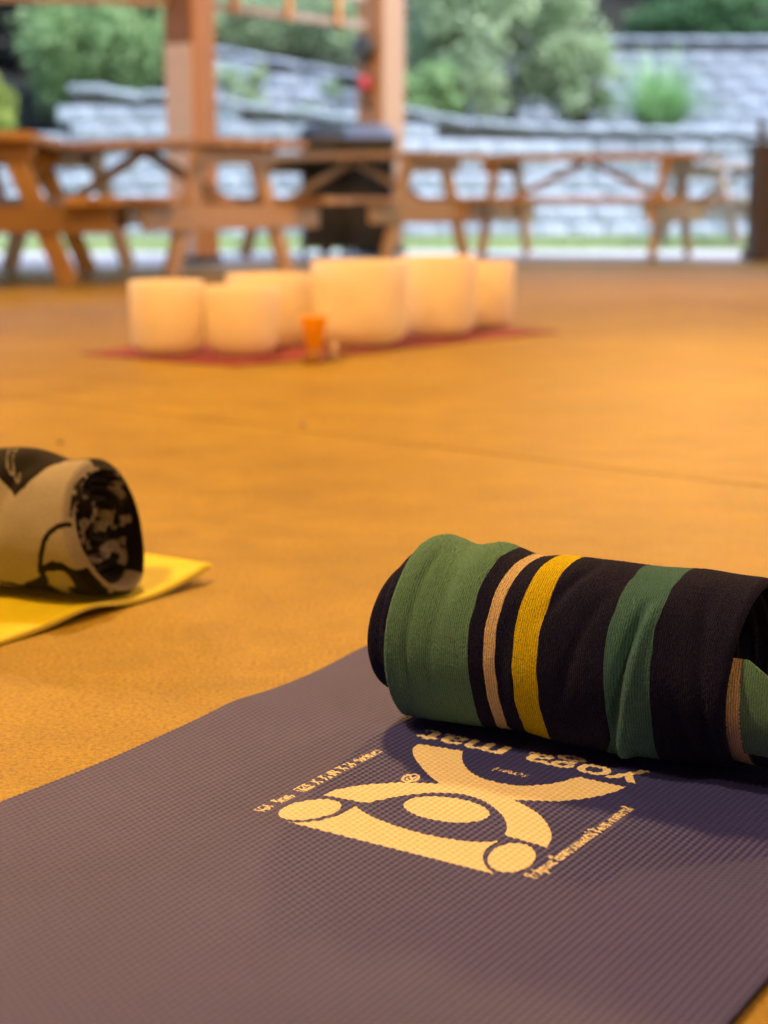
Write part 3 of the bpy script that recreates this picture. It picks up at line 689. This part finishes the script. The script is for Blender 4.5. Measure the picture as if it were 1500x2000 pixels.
P = BR.pt(Se, Pg, Rg, .0055)
sub(grid_mesh('outer_wrap', P, True, attrs={'tone': tone}), 'outer_wrap', root, fleece)
# inside of the wrap + its rounded lip
si = np.linspace(0, 1, 14); Pi = []; 
e_s, e_r = Se[-1], Rg[-1]
for t in si:
    ss = e_s + .003 * math.sin(min(1, t * 4) * math.pi) - .09 * max(0, t - .2); rr_ = e_r - .007 * min(1, t * 3.2); Pi.append(BR.pt(ss, Pg[-1], rr_, .0065))
tone_i = np.tile(np.where(np.abs(np.mod(Pg[-1], 2 * math.pi) - R(135)) < R(60), .2, .66), (14, 1)); tone_i[6:] = .2; nz_ = vnoise(np.cos(Pg[-1]) * .08 + 4, np.sin(Pg[-1]) * .08 + 4, 41, 70); dk_ = (np.cos(Pg[-1] + math.pi - R(-25)) > .1); tone_i[:, dk_] = np.where(nz_[dk_] > .12, .5, .15)
sub(grid_mesh('wrap_edge', np.array(Pi), True, attrs={'tone': tone_i}), 'wrap_edge', root, fleece)
# inner roll: ruffled end of the crumpled layers, each layer a part
def ruffle(name, rad0, rad1, s_edge, seed, n1=40, off=(0, 0)):
    rr_ = np.linspace(rad1, rad0, n1); th_ = np.linspace(-math.pi, math.pi, 220, endpoint=False); RR, TT = np.meshgrid(rr_, th_, indexing='ij')
    xx, yy = RR * np.cos(TT), RR * np.sin(TT)
    h = .016 * vnoise(xx + 3, yy + 3, seed, 42) + .007 * vnoise(xx + 1, yy + 5, seed + 1, 95) + .010 * np.sin((RR / .011 + TT / (2 * math.pi)) * 2 * math.pi) * .5
    SS = s_edge + h - .024 * np.clip((RR - rad0 + .010) / .010, 0, 1) ** 2; rq = 1 + .045 * vnoise(np.cos(TT) * .08 + 3, np.sin(TT) * .08 + 3, seed + 9, 60) * (RR / rad0); xx, yy = xx * rq, yy * rq
    t_ = np.where(vnoise(xx + 2, yy + 2, seed + 5, 75) + .25 * vnoise(xx, yy, seed + 7, 160) > .12, .52, .12)
    P_ = BR.P0 + SS[..., None] * BR.ax + xx[..., None] * BR.n; P_[..., 2] = BR.P0[2] + yy; P_[..., 2] = np.maximum(P_[..., 2], .008)
    sub(grid_mesh(name, P_, True, attrs={'tone': t_}), name, root, fleece)
ruffle('crumpled_layers', .0755, .003, -.009, 31)
# small curled cream tongue low in the opening
P_ = []
for t in np.linspace(0, 1, 24):
    a = R(-100 + 62 * t); P_.append([BR.P0 + BR.ax * (-.006 + .018 * w_ + .004 * math.sin(t * 6)) + BR.n * (.073 - .006 * w_) * math.cos(a) + np.array([0, 0, (.070 - .004 * w_) * math.sin(a)]) for w_ in np.linspace(0, 1, 8)])
sub(grid_mesh('cream_tongue', np.array(P_), attrs={'tone': np.full((24, 8), .66)}), 'cream_tongue', root, fleece)
for o in root.children: o.data.update()

# ------------------------------------------------------------------ navy yoga mat with its print
MA = un(0, 1570, .006); MB = un(600, 1318, .006)
md = (MB - MA)[:2]; md /= np.linalg.norm(md); mn = np.array([md[1], -md[0]])
MW = float((un(1455, 1960, .006) - MA)[:2] @ mn)
end = np.array([.10, 1.765]); vend = float((end - MA[:2]) @ md)         # far edge, hidden behind the towel
MO = MA[:2] + md * (vend - 1.73)                                        # near left corner of the mat
def to_uv(p): q = np.asarray(p)[:2] - MO; return np.array([q @ mn, q @ md])
PU, PV = .0054, .0056
uu = np.arange(0, MW + 1e-6, PU / 6); vf = np.arange(.52, 1.73, PV / 6); vv = np.concatenate([np.arange(0, .519, .02), vf])
NF = len(vv) - len(vf)
U, Vg = np.meshgrid(uu, vv, indexing='xy')          # rows along the length
rib = np.floor(U / PU + .5); cu = .5 + .5 * np.cos(2 * math.pi * U / PU); cv = .5 + .5 * np.cos(2 * math.pi * Vg / PV + math.pi * rib)
weave = .0010 * (cu ** .42) * (.20 + .80 * cv ** .45) 
weave[:NF] = .0010
wave = .0026 * np.exp(-((Vg - 1.30 - .10 * (U - .05)) / .035) ** 2) * np.clip(1 - U / .22, 0, 1) + .0036 * np.exp(-((Vg - 1.505) / .06) ** 2) * np.clip(1 - U / .3, 0, 1) \
     + .004 * np.exp(-((Vg - 1.16 - .3 * U) / .05) ** 2) * np.clip((U - .4) / .15, 0, 1) + .0012 * (1 + np.sin(Vg * 21 + U * 6)) * np.clip(1 - U / .1, 0, 1)
Z = .0048 + weave + wave
# print coverage on the grid ------------------------------------------------
def z6(x, y): return to_uv(un(480 + x * .53333, 1400 + y * .5329, .006))
def spline(pts, k=8):
    p = np.array(pts, float)
    if len(p) == 2: return [p[0] + (p[1] - p[0]) * t for t in np.linspace(0, 1, 6, endpoint=False)]
    q = np.vstack([2 * p[0] - p[1], p, 2 * p[-1] - p[-2]]); out = []
    for i in range(1, len(q) - 2):
        for t in np.linspace(0, 1, k, endpoint=False):
            out.append(.5 * ((2 * q[i]) + (-q[i - 1] + q[i + 1]) * t + (2 * q[i - 1] - 5 * q[i] + 4 * q[i + 1] - q[i + 2]) * t * t + (-q[i - 1] + 3 * q[i] - 3 * q[i + 1] + q[i + 2]) * t ** 3))
    return out
band = [[(150, 380), (912, 573)], [(912, 573), (880, 545), (868, 510), (882, 480), (925, 452)],
        [(925, 452), (850, 455), (750, 445), (650, 425), (560, 400), (480, 370), (430, 345), (403, 325)], [(403, 325), (350, 352), (280, 375), (200, 383), (150, 380)]]
body = [[(282, 283), (330, 265), (420, 248), (520, 240), (600, 238), (715, 243)], [(715, 243), (670, 210), (635, 170), (615, 140), (612, 115), (630, 97)], [(630, 97), (795, 122)],
        [(795, 122), (792, 150), (805, 180), (840, 210), (900, 232), (980, 247), (1060, 248), (1130, 240), (1180, 228), (1218, 217)], [(1218, 217), (1393, 255)],
        [(1393, 255), (1330, 278), (1250, 295), (1150, 305), (1050, 304), (978, 300)], [(978, 300), (1030, 325), (1080, 360), (1110, 400), (1120, 440), (1103, 475)], [(1103, 475), (948, 430)],
        [(948, 430), (957, 400), (945, 365), (910, 330), (860, 300), (800, 282), (720, 275), (640, 278), (560, 288), (490, 302), (440, 312)], [(440, 312), (282, 283)]]
polys = [[z6(*p) for sgm in shp for p in spline(sgm)] for shp in (band, body)]
for cx, cy, a, a2, b_ in ((235, 337, 115, -15, 35), (974, 513, 88, -8, 53), (735.5, 336, 157.5, 16, 45)):
    polys.append([z6(cx + a * math.cos(t), cy + a2 * math.cos(t) + b_ * math.sin(t)) for t in np.linspace(0, 2 * math.pi, 72, endpoint=False)])
def cover(polys_):
    out = np.zeros(U.shape, np.float32); du, dv = PU / 6, PV / 6
    for pl in polys_:
        pl = np.asarray(pl); lo, hi = pl.min(0) - .002, pl.max(0) + .002
        i0, i1 = np.searchsorted(uu, lo[0]), np.searchsorted(uu, hi[0]); j0, j1 = np.searchsorted(vv, lo[1]), np.searchsorted(vv, hi[1])
        if i1 <= i0 or j1 <= j0: continue
        a, b_ = U[j0:j1, i0:i1], Vg[j0:j1, i0:i1]; acc = np.zeros(a.shape, np.float32)
        for ox in (-.375, -.125, .125, .375):
            for oy in (-.375, -.125, .125, .375): acc += in_poly(a + ox * du, b_ + oy * dv, pl)
        out[j0:j1, i0:i1] = np.maximum(out[j0:j1, i0:i1], acc / 16)
    return out
emblem = cover(polys)
def text_tris(txt, start, stop, xh, bold=0.0):
    """glyph triangles in mat coordinates, baseline start->stop (mat uv), xh: height of a small x"""
    cu_ = bpy.data.curves.new('lettering', 'FONT'); cu_.body = txt; cu_.size = 1; cu_.offset = bold
    ob = bpy.data.objects.new('lettering', cu_); C.objects.link(ob); bpy.context.view_layer.update()
    me = bpy.data.meshes.new_from_object(ob.evaluated_get(bpy.context.evaluated_depsgraph_get())); me.calc_loop_triangles()
    co = np.array([v_.co[:2] for v_ in me.vertices]); tri = np.array([t.vertices[:] for t in me.loop_triangles])
    bpy.data.objects.remove(ob); bpy.data.meshes.remove(me); bpy.data.curves.remove(cu_)
    x0, x1 = co[:, 0].min(), co[:, 0].max(); start, stop = np.asarray(start), np.asarray(stop); d = stop - start; L = np.linalg.norm(d); d = d / L
    up = np.array([-d[1], d[0]])
    q = start + ((co[:, 0] - x0) / (x1 - x0) * L)[:, None] * d + (co[:, 1] / .5 * xh)[:, None] * up
    return [q[t] for t in tri]
def puv(x, y): return to_uv(un(x, y, .006))
words = []
def word(*a): words.append(text_tris(*a)); return list(words[-1])
tris = word('yoga mat', puv(1262, 1514), puv(836, 1424), .0212, .015)
tris += word('Polymer Environmental Resin material', puv(1048, 1714), puv(1238, 1578), .0074, .018)
tris += word('SGS.  5mm.   SIZE: X. 72 IN. X 24  thickness', puv(514, 1585), puv(749, 1465), .0074, .018)
tris += word('(registered)', puv(1035, 1513), puv(967, 1497), .0055, .02)
tris += word('\u00ae', puv(827, 1513), puv(797, 1508), .013, .02)
letter = cover(tris)
prt = np.maximum(emblem, np.clip(letter * 2.1, 0, 1))
X3 = np.zeros(U.shape + (3,)); X3[..., 0] = MO[0] + mn[0] * U + md[0] * Vg; X3[..., 1] = MO[1] + mn[1] * U + md[1] * Vg; X3[..., 2] = Z + .00012 * prt
X3 = np.pad(X3, ((1, 1), (1, 1), (0, 0)), 'edge'); prt = np.pad(prt, 1, 'edge'); emb = np.pad(emblem, 1); let = np.pad(letter, 1)
for sl in ((0, slice(None)), (-1, slice(None)), (slice(None), 0), (slice(None), -1)): X3[sl + (2,)] = .0008
navy, nt, b = new_mat('navy_mat_pvc')
at = nd(nt, 'ShaderNodeAttribute'); at.attribute_name = 'print'
fr = ramp(nt, [(.38, (0, 0, 0)), (.62, (1, 1, 1))]); nt.links.new(at.outputs['Fac'], fr.inputs[0])
v = coords(nt); n = noise(nt, v, 7, 4); n2 = noise(nt, v, 900, 2)
ca = ramp(nt, [(.3, (.028, .038, .26)), (.7, (.038, .050, .30))]); nt.links.new(n.outputs[0], ca.inputs[0])
cb = ramp(nt, [(.2, (.62, .60, .50)), (.5, (.74, .72, .62)), (.8, (.80, .78, .68))]); nt.links.new(n2.outputs[0], cb.inputs[0])
mxc = nd(nt, 'ShaderNodeMix', data_type='RGBA'); nt.links.new(fr.outputs[0], mxc.inputs[0]); nt.links.new(ca.outputs[0], mxc.inputs[6]); nt.links.new(cb.outputs[0], mxc.inputs[7])
vo = nd(nt, 'ShaderNodeTexVoronoi'); vo.inputs['Scale'].default_value = 55; nt.links.new(v, vo.inputs['Vector'])
du_ = ramp(nt, [(.030, (.55, .55, .55)), (.055, (0, 0, 0))]); nt.links.new(vo.outputs['Distance'], du_.inputs[0])
gate = ramp(nt, [(.60, (0, 0, 0)), (.66, (1, 1, 1))]); nt.links.new(noise(nt, v, 4.5, 3).outputs[0], gate.inputs[0])
gm = nd(nt, 'ShaderNodeMath', operation='MULTIPLY'); nt.links.new(du_.outputs[0], gm.inputs[0]); nt.links.new(gate.outputs[0], gm.inputs[1])
dust = nd(nt, 'ShaderNodeMix', data_type='RGBA'); dust.inputs[7].default_value = (.42, .38, .32, 1); nt.links.new(gm.outputs[0], dust.inputs[0]); nt.links.new(mxc.outputs[2], dust.inputs[6])
nt.links.new(dust.outputs[2], b.inputs['Base Color'])
mr = nd(nt, 'ShaderNodeMapRange'); mr.inputs['To Min'].default_value = .52; mr.inputs['To Max'].default_value = .62; b.inputs['Specular IOR Level'].default_value = .36
nt.links.new(fr.outputs[0], mr.inputs['Value']); nt.links.new(mr.outputs[0], b.inputs['Roughness']); bump(nt, b, n2.outputs[0], .15, .0006)
def anyq(a, t=.01): m_ = a > t; return m_[:-1, :-1] | m_[:-1, 1:] | m_[1:, :-1] | m_[1:, 1:]
qe = anyq(emb); ql = [anyq(np.pad(cover(w_), 1)) & ~qe for w_ in words]; qa = np.any(ql, 0)
ga, gb = np.gradient(X3, axis=0), np.gradient(X3, axis=1); NRM = np.cross(ga, gb); NRM *= np.sign(NRM[..., 2:3] + 1e-12); NRM /= np.linalg.norm(NRM, axis=2)[..., None] + 1e-12
root = empty('yoga_mat', (MO[0], MO[1], 0), 0, 'navy purple woven-textured yoga mat with cream printed emblem under the striped towel', 'mat')
for nm, mk in [('mat_sheet', ~(qe | qa)), ('printed_emblem', qe)] + [('printed_lettering', m_) for m_ in ql]:
    me = grid_mesh(nm, X3, attrs={'print': prt}, mask=mk); o = sub(me, nm, root, navy)
    ii = np.arange(mk.shape[0] * 0 + X3.shape[0] * X3.shape[1]).reshape(X3.shape[:2]); us = np.unique(np.concatenate([ii[:-1, :-1][mk], ii[:-1, 1:][mk], ii[1:, 1:][mk], ii[1:, :-1][mk]]))
    me.normals_split_custom_set_from_vertices(NRM.reshape(-1, 3)[us])
    if nm == 'printed_lettering': tag(o, kind='stuff')

# ------------------------------------------------------------------ striped towel roll
terry, nt, b = new_mat('striped_terry')
at = nd(nt, 'ShaderNodeAttribute'); at.attribute_name = 'band'
wv = nd(nt, 'ShaderNodeAttribute'); wv.attribute_name = 'row'
NAVY, GREEN, CREAM, YEL, TEAL = (.0085, .0110, .066), (.145, .350, .310), (.80, .68, .50), (.80, .68, .014), (.070, .215, .280)
ST = [(0, GREEN), (.120, NAVY), (.134, CREAM), (.1445, NAVY), (.160, YEL), (.1815, NAVY), (.238, TEAL), (.274, NAVY), (.345, NAVY)]
cr = ramp(nt, [(p / .5, c) for p, c in ST], 'CONSTANT')
mu = nd(nt, 'ShaderNodeMath', operation='MULTIPLY'); mu.inputs[1].default_value = 2.0; nt.links.new(at.outputs['Fac'], mu.inputs[0]); nt.links.new(mu.outputs[0], cr.inputs[0])
v = coords(nt); n1 = noise(nt, v, 520, 2, .6); n2 = noise(nt, v, 1100, 2, .6); n3 = noise(nt, v, 26, 4)
sn = nd(nt, 'ShaderNodeMath', operation='MULTIPLY'); sn.inputs[1].default_value = 2 * math.pi / .0019; nt.links.new(wv.outputs['Fac'], sn.inputs[0])
ja = nd(nt, 'ShaderNodeMath', operation='MULTIPLY_ADD'); ja.inputs[1].default_value = 8.0; nt.links.new(n1.outputs[0], ja.inputs[0]); nt.links.new(sn.outputs[0], ja.inputs[2])
si_ = nd(nt, 'ShaderNodeMath', operation='SINE'); nt.links.new(ja.outputs[0], si_.inputs[0])
hh = nd(nt, 'ShaderNodeMath', operation='MULTIPLY_ADD'); hh.inputs[1].default_value = .34; nt.links.new(si_.outputs[0], hh.inputs[0]); nt.links.new(n2.outputs[0], hh.inputs[2])
dk = ramp(nt, [(.22, (.42, .42, .42)), (.62, (1, 1, 1)), (.95, (1.0, 1.0, 1.0))]); nt.links.new(hh.outputs[0], dk.inputs[0])
ml = nd(nt, 'ShaderNodeMix', data_type='RGBA', blend_type='MULTIPLY'); ml.inputs[0].default_value = .75; nt.links.new(cr.outputs[0], ml.inputs[6]); nt.links.new(dk.outputs[0], ml.inputs[7])
nt.links.new(ml.outputs[2], b.inputs['Base Color'])
b.inputs['Roughness'].default_value = .95; b.inputs['Specular IOR Level'].default_value = .12; b.inputs['Sheen Weight'].default_value = .04; b.inputs['Sheen Roughness'].default_value = .55
bump(nt, b, hh.outputs[0], .8, .0014)
TR = Roll((0, 1.408, .0812), R(-28.8), .080)
root = empty('rolled_towel', (.17, 1.31, 0), 0, 'rolled terry towel with green, cream, yellow and navy stripes lying across the navy yoga mat', 'towel')
ns, nphi = 420, 620
sv = np.linspace(.040, .338, ns); pv = np.linspace(-math.pi, math.pi, nphi, endpoint=False); Sg, Pg = np.meshgrid(sv, pv, indexing='ij')
ring = np.cos(Pg), np.sin(Pg)
def rn(f, seed): return vnoise(Sg + 7 + 0 * Pg, ring[0] * .08 + 3, seed, f) + vnoise(Sg + 2, ring[1] * .08 + 5, seed + 1, f)
Rg = .0795 + .0045 * rn(14, 50) + .0022 * rn(34, 60)
topw = np.clip(np.sin(Pg), 0, 1) ** 2
Rg += topw * (-.003 + .0038 * np.exp(-((Sg - .052) / .012) ** 2) - .0030 * np.exp(-((Sg - .082) / .012) ** 2) + .0030 * np.exp(-((Sg - .108) / .012) ** 2) - .0042 * np.exp(-((Sg - .142) / .016) ** 2) + .002 * np.exp(-((Sg - .285) / .02) ** 2))
# fold running down the teal stripe, a crease right of the yellow stripe, a soft hollow in the navy
def crease(s_of_phi, depth, width, p0, p1): return -depth * np.exp(-((Sg - s_of_phi) / width) ** 2) * np.clip((Pg - p0) / .35, 0, 1) * np.clip((p1 - Pg) / .35, 0, 1)
ph0 = np.clip(Pg, -1.1, 1.3)
Rg += crease(.2495 + .013 * ph0, .0075, .0042, -1.15, .95) + crease(.2600 + .012 * ph0, -.0048, .0055, -1.15, .95)
Rg += crease(.246 + .02 * (ph0 + .6), -.0055, .011, -1.45, -.35)
Rg += crease(.190 + .030 * (ph0 - .9), .0035, .006, .35, 1.7) + crease(.215 - .02 * (ph0 + .3), .002, .012, -1.2, .5)
Rg += crease(.298 - .03 * (ph0 + .4), .0028, .010, -1.3, .1) + crease(.085 + .006 * np.sin(ph0 * 2), .002, .006, -.6, 1.2)
Rg += crease(.062 + .004 * ph0, .0026, .004, -1.0, 1.3) + crease(.150 + .012 * ph0, .0022, .007, -.9, .7) + crease(.205 + .022 * ph0, .0026, .006, -.8, 1.0) + crease(.318 - .012 * ph0, .0026, .006, -.9, 1.2)
lip = np.clip((Sg - .332) / .006, 0, 1) ** 2 + np.clip((.0455 - Sg) / .0055, 0, 1) ** 2; Rg -= .0045 * lip
Rg += .00025 * np.random.default_rng(5).normal(size=Rg.shape)
Ssh = Sg + .0035 * np.sin(Pg * 1.0 + .6) * np.clip((.09 - Sg) / .05, 0, 1) - .004 * np.cos(Pg + .9) * np.clip((Sg - .29) / .04, 0, 1)
bandv = Sg + .0018 * vnoise(Sg, Pg * .3, 71, 18) + .0035 * np.clip(-Pg - .3, 0, 1) * np.clip((Sg - .07) / .05, 0, 1) * np.clip((.2 - Sg) / .05, 0, 1) + .0010 * np.sin(Pg * 3)
bandv += .010 * np.clip((-Pg - .72) / .3, 0, 1) * np.exp(-((Sg - .235) / .012) ** 2)
P = TR.pt(Ssh, Pg, Rg, .0045)
sub(grid_mesh('outer_wrap', P, True, attrs={'band': bandv, 'row': Sg}), 'outer_wrap', root, terry)
# inner turns: each a spiral layer with its own ends
def layer(name, rad, s0, s1, band0, seed, dent=0.0, phis=(-math.pi, math.pi), closed=True, endf=None, zmin=.0045, thick=.0045, nphi_=300):
    pv_ = np.linspace(phis[0], phis[1], nphi_, endpoint=not closed); t = np.linspace(0, 1, 90); T_, P_ = np.meshgrid(t, pv_, indexing='ij')
    a0 = s0(P_) if callable(s0) else s0 + 0 * P_; a1 = s1(P_) if callable(s1) else s1 + 0 * P_
    # outside skin, rounded ends, inside skin
    rows = []
    for tt_ in np.linspace(0, 1, 60): rows.append((tt_, 0.0))
    prof_t = np.array([-.0] + [r_[0] for r_ in rows] + [1.0, 1.0] + [r_[0] for r_ in rows[::-1]] + [0.0]); prof_d = np.array([thick * .5] + [0.0] * 60 + [thick * .5, thick] + [thick] * 60 + [thick * .5])
    A0, A1 = a0[0], a1[0]
    SS = A0[None, :] + (A1 - A0)[None, :] * prof_t[:, None]; SS[0] -= thick * .4; SS[-1] -= thick * .4; SS[61] += thick * .4
    ph_ = np.tile(pv_, (len(prof_t), 1)); g = .003 * vnoise(SS + 5, np.cos(ph_) * .1 + 3, seed, 22) + .003 * vnoise(SS + 5, np.sin(ph_) * .1 + 3, seed + 1, 22)
    RR = rad(ph_) if callable(rad) else rad + 0 * ph_
    P3 = TR.pt(SS, ph_, RR + g - prof_d[:, None], zmin)
    bnd = band0(SS, ph_) if callable(band0) else band0 + 0 * SS
    o = sub(grid_mesh(name, P3, closed, attrs={'band': bnd, 'row': SS}), name, root, terry); return o
layer('inner_turn', .0675, lambda p: .0365 - .004 * np.cos(p - .2), .327, .29, 81)
layer('inner_turn', .0605, lambda p: .030 - .013 * np.clip(np.cos(p + .15), 0, 1), .318, .29, 83)
layer('inner_turn', .049, .030, .300, .29, 85)
layer('inner_turn', .036, .034, .310, .29, 87)
layer('inner_turn', .020, .036, .296, .29, 89)
# left end bulging navy fold
a = np.linspace(-math.pi, math.pi, 120, endpoint=False); rows = []
for t in np.linspace(0, 1, 26):
    rr_ = .062 * math.sqrt(max(0, 1 - (1 - t) ** 2)) + .0004; sh = .044 - (1 - t) * .017
    rows.append(TR.pt(sh - .012 * np.clip(np.cos(a + .2), 0, 1) * (t) ** .6 * (1 - .25 * t), a, rr_ + .004 * np.sin(2 * a + 1) * t, .0045))
sub(grid_mesh('folded_end', np.array(rows), True, attrs={'band': np.full((26, 120), .29), 'row': np.array(rows)[..., 2]}), 'folded_end', root, terry)
# loose inner layer sticking out at the right end: cream stripe then green, cut on a slant
def loose_band(S_, p_): return np.where(S_ < .3435 - .003 * p_, .139, np.where((S_ < .372 - .05 * (p_ + .9)) & (p_ < -.75), .29, .05))
layer('loose_layer', lambda p: .0715 - .004 * np.clip(p + .2, 0, 1), .300, lambda p: .345 + .105 * np.clip((.42 - p) / 1.0, 0, 1), loose_band, 93, phis=(-2.2, .42), closed=False, nphi_=160)
for l in list(root.children): l.data.update()
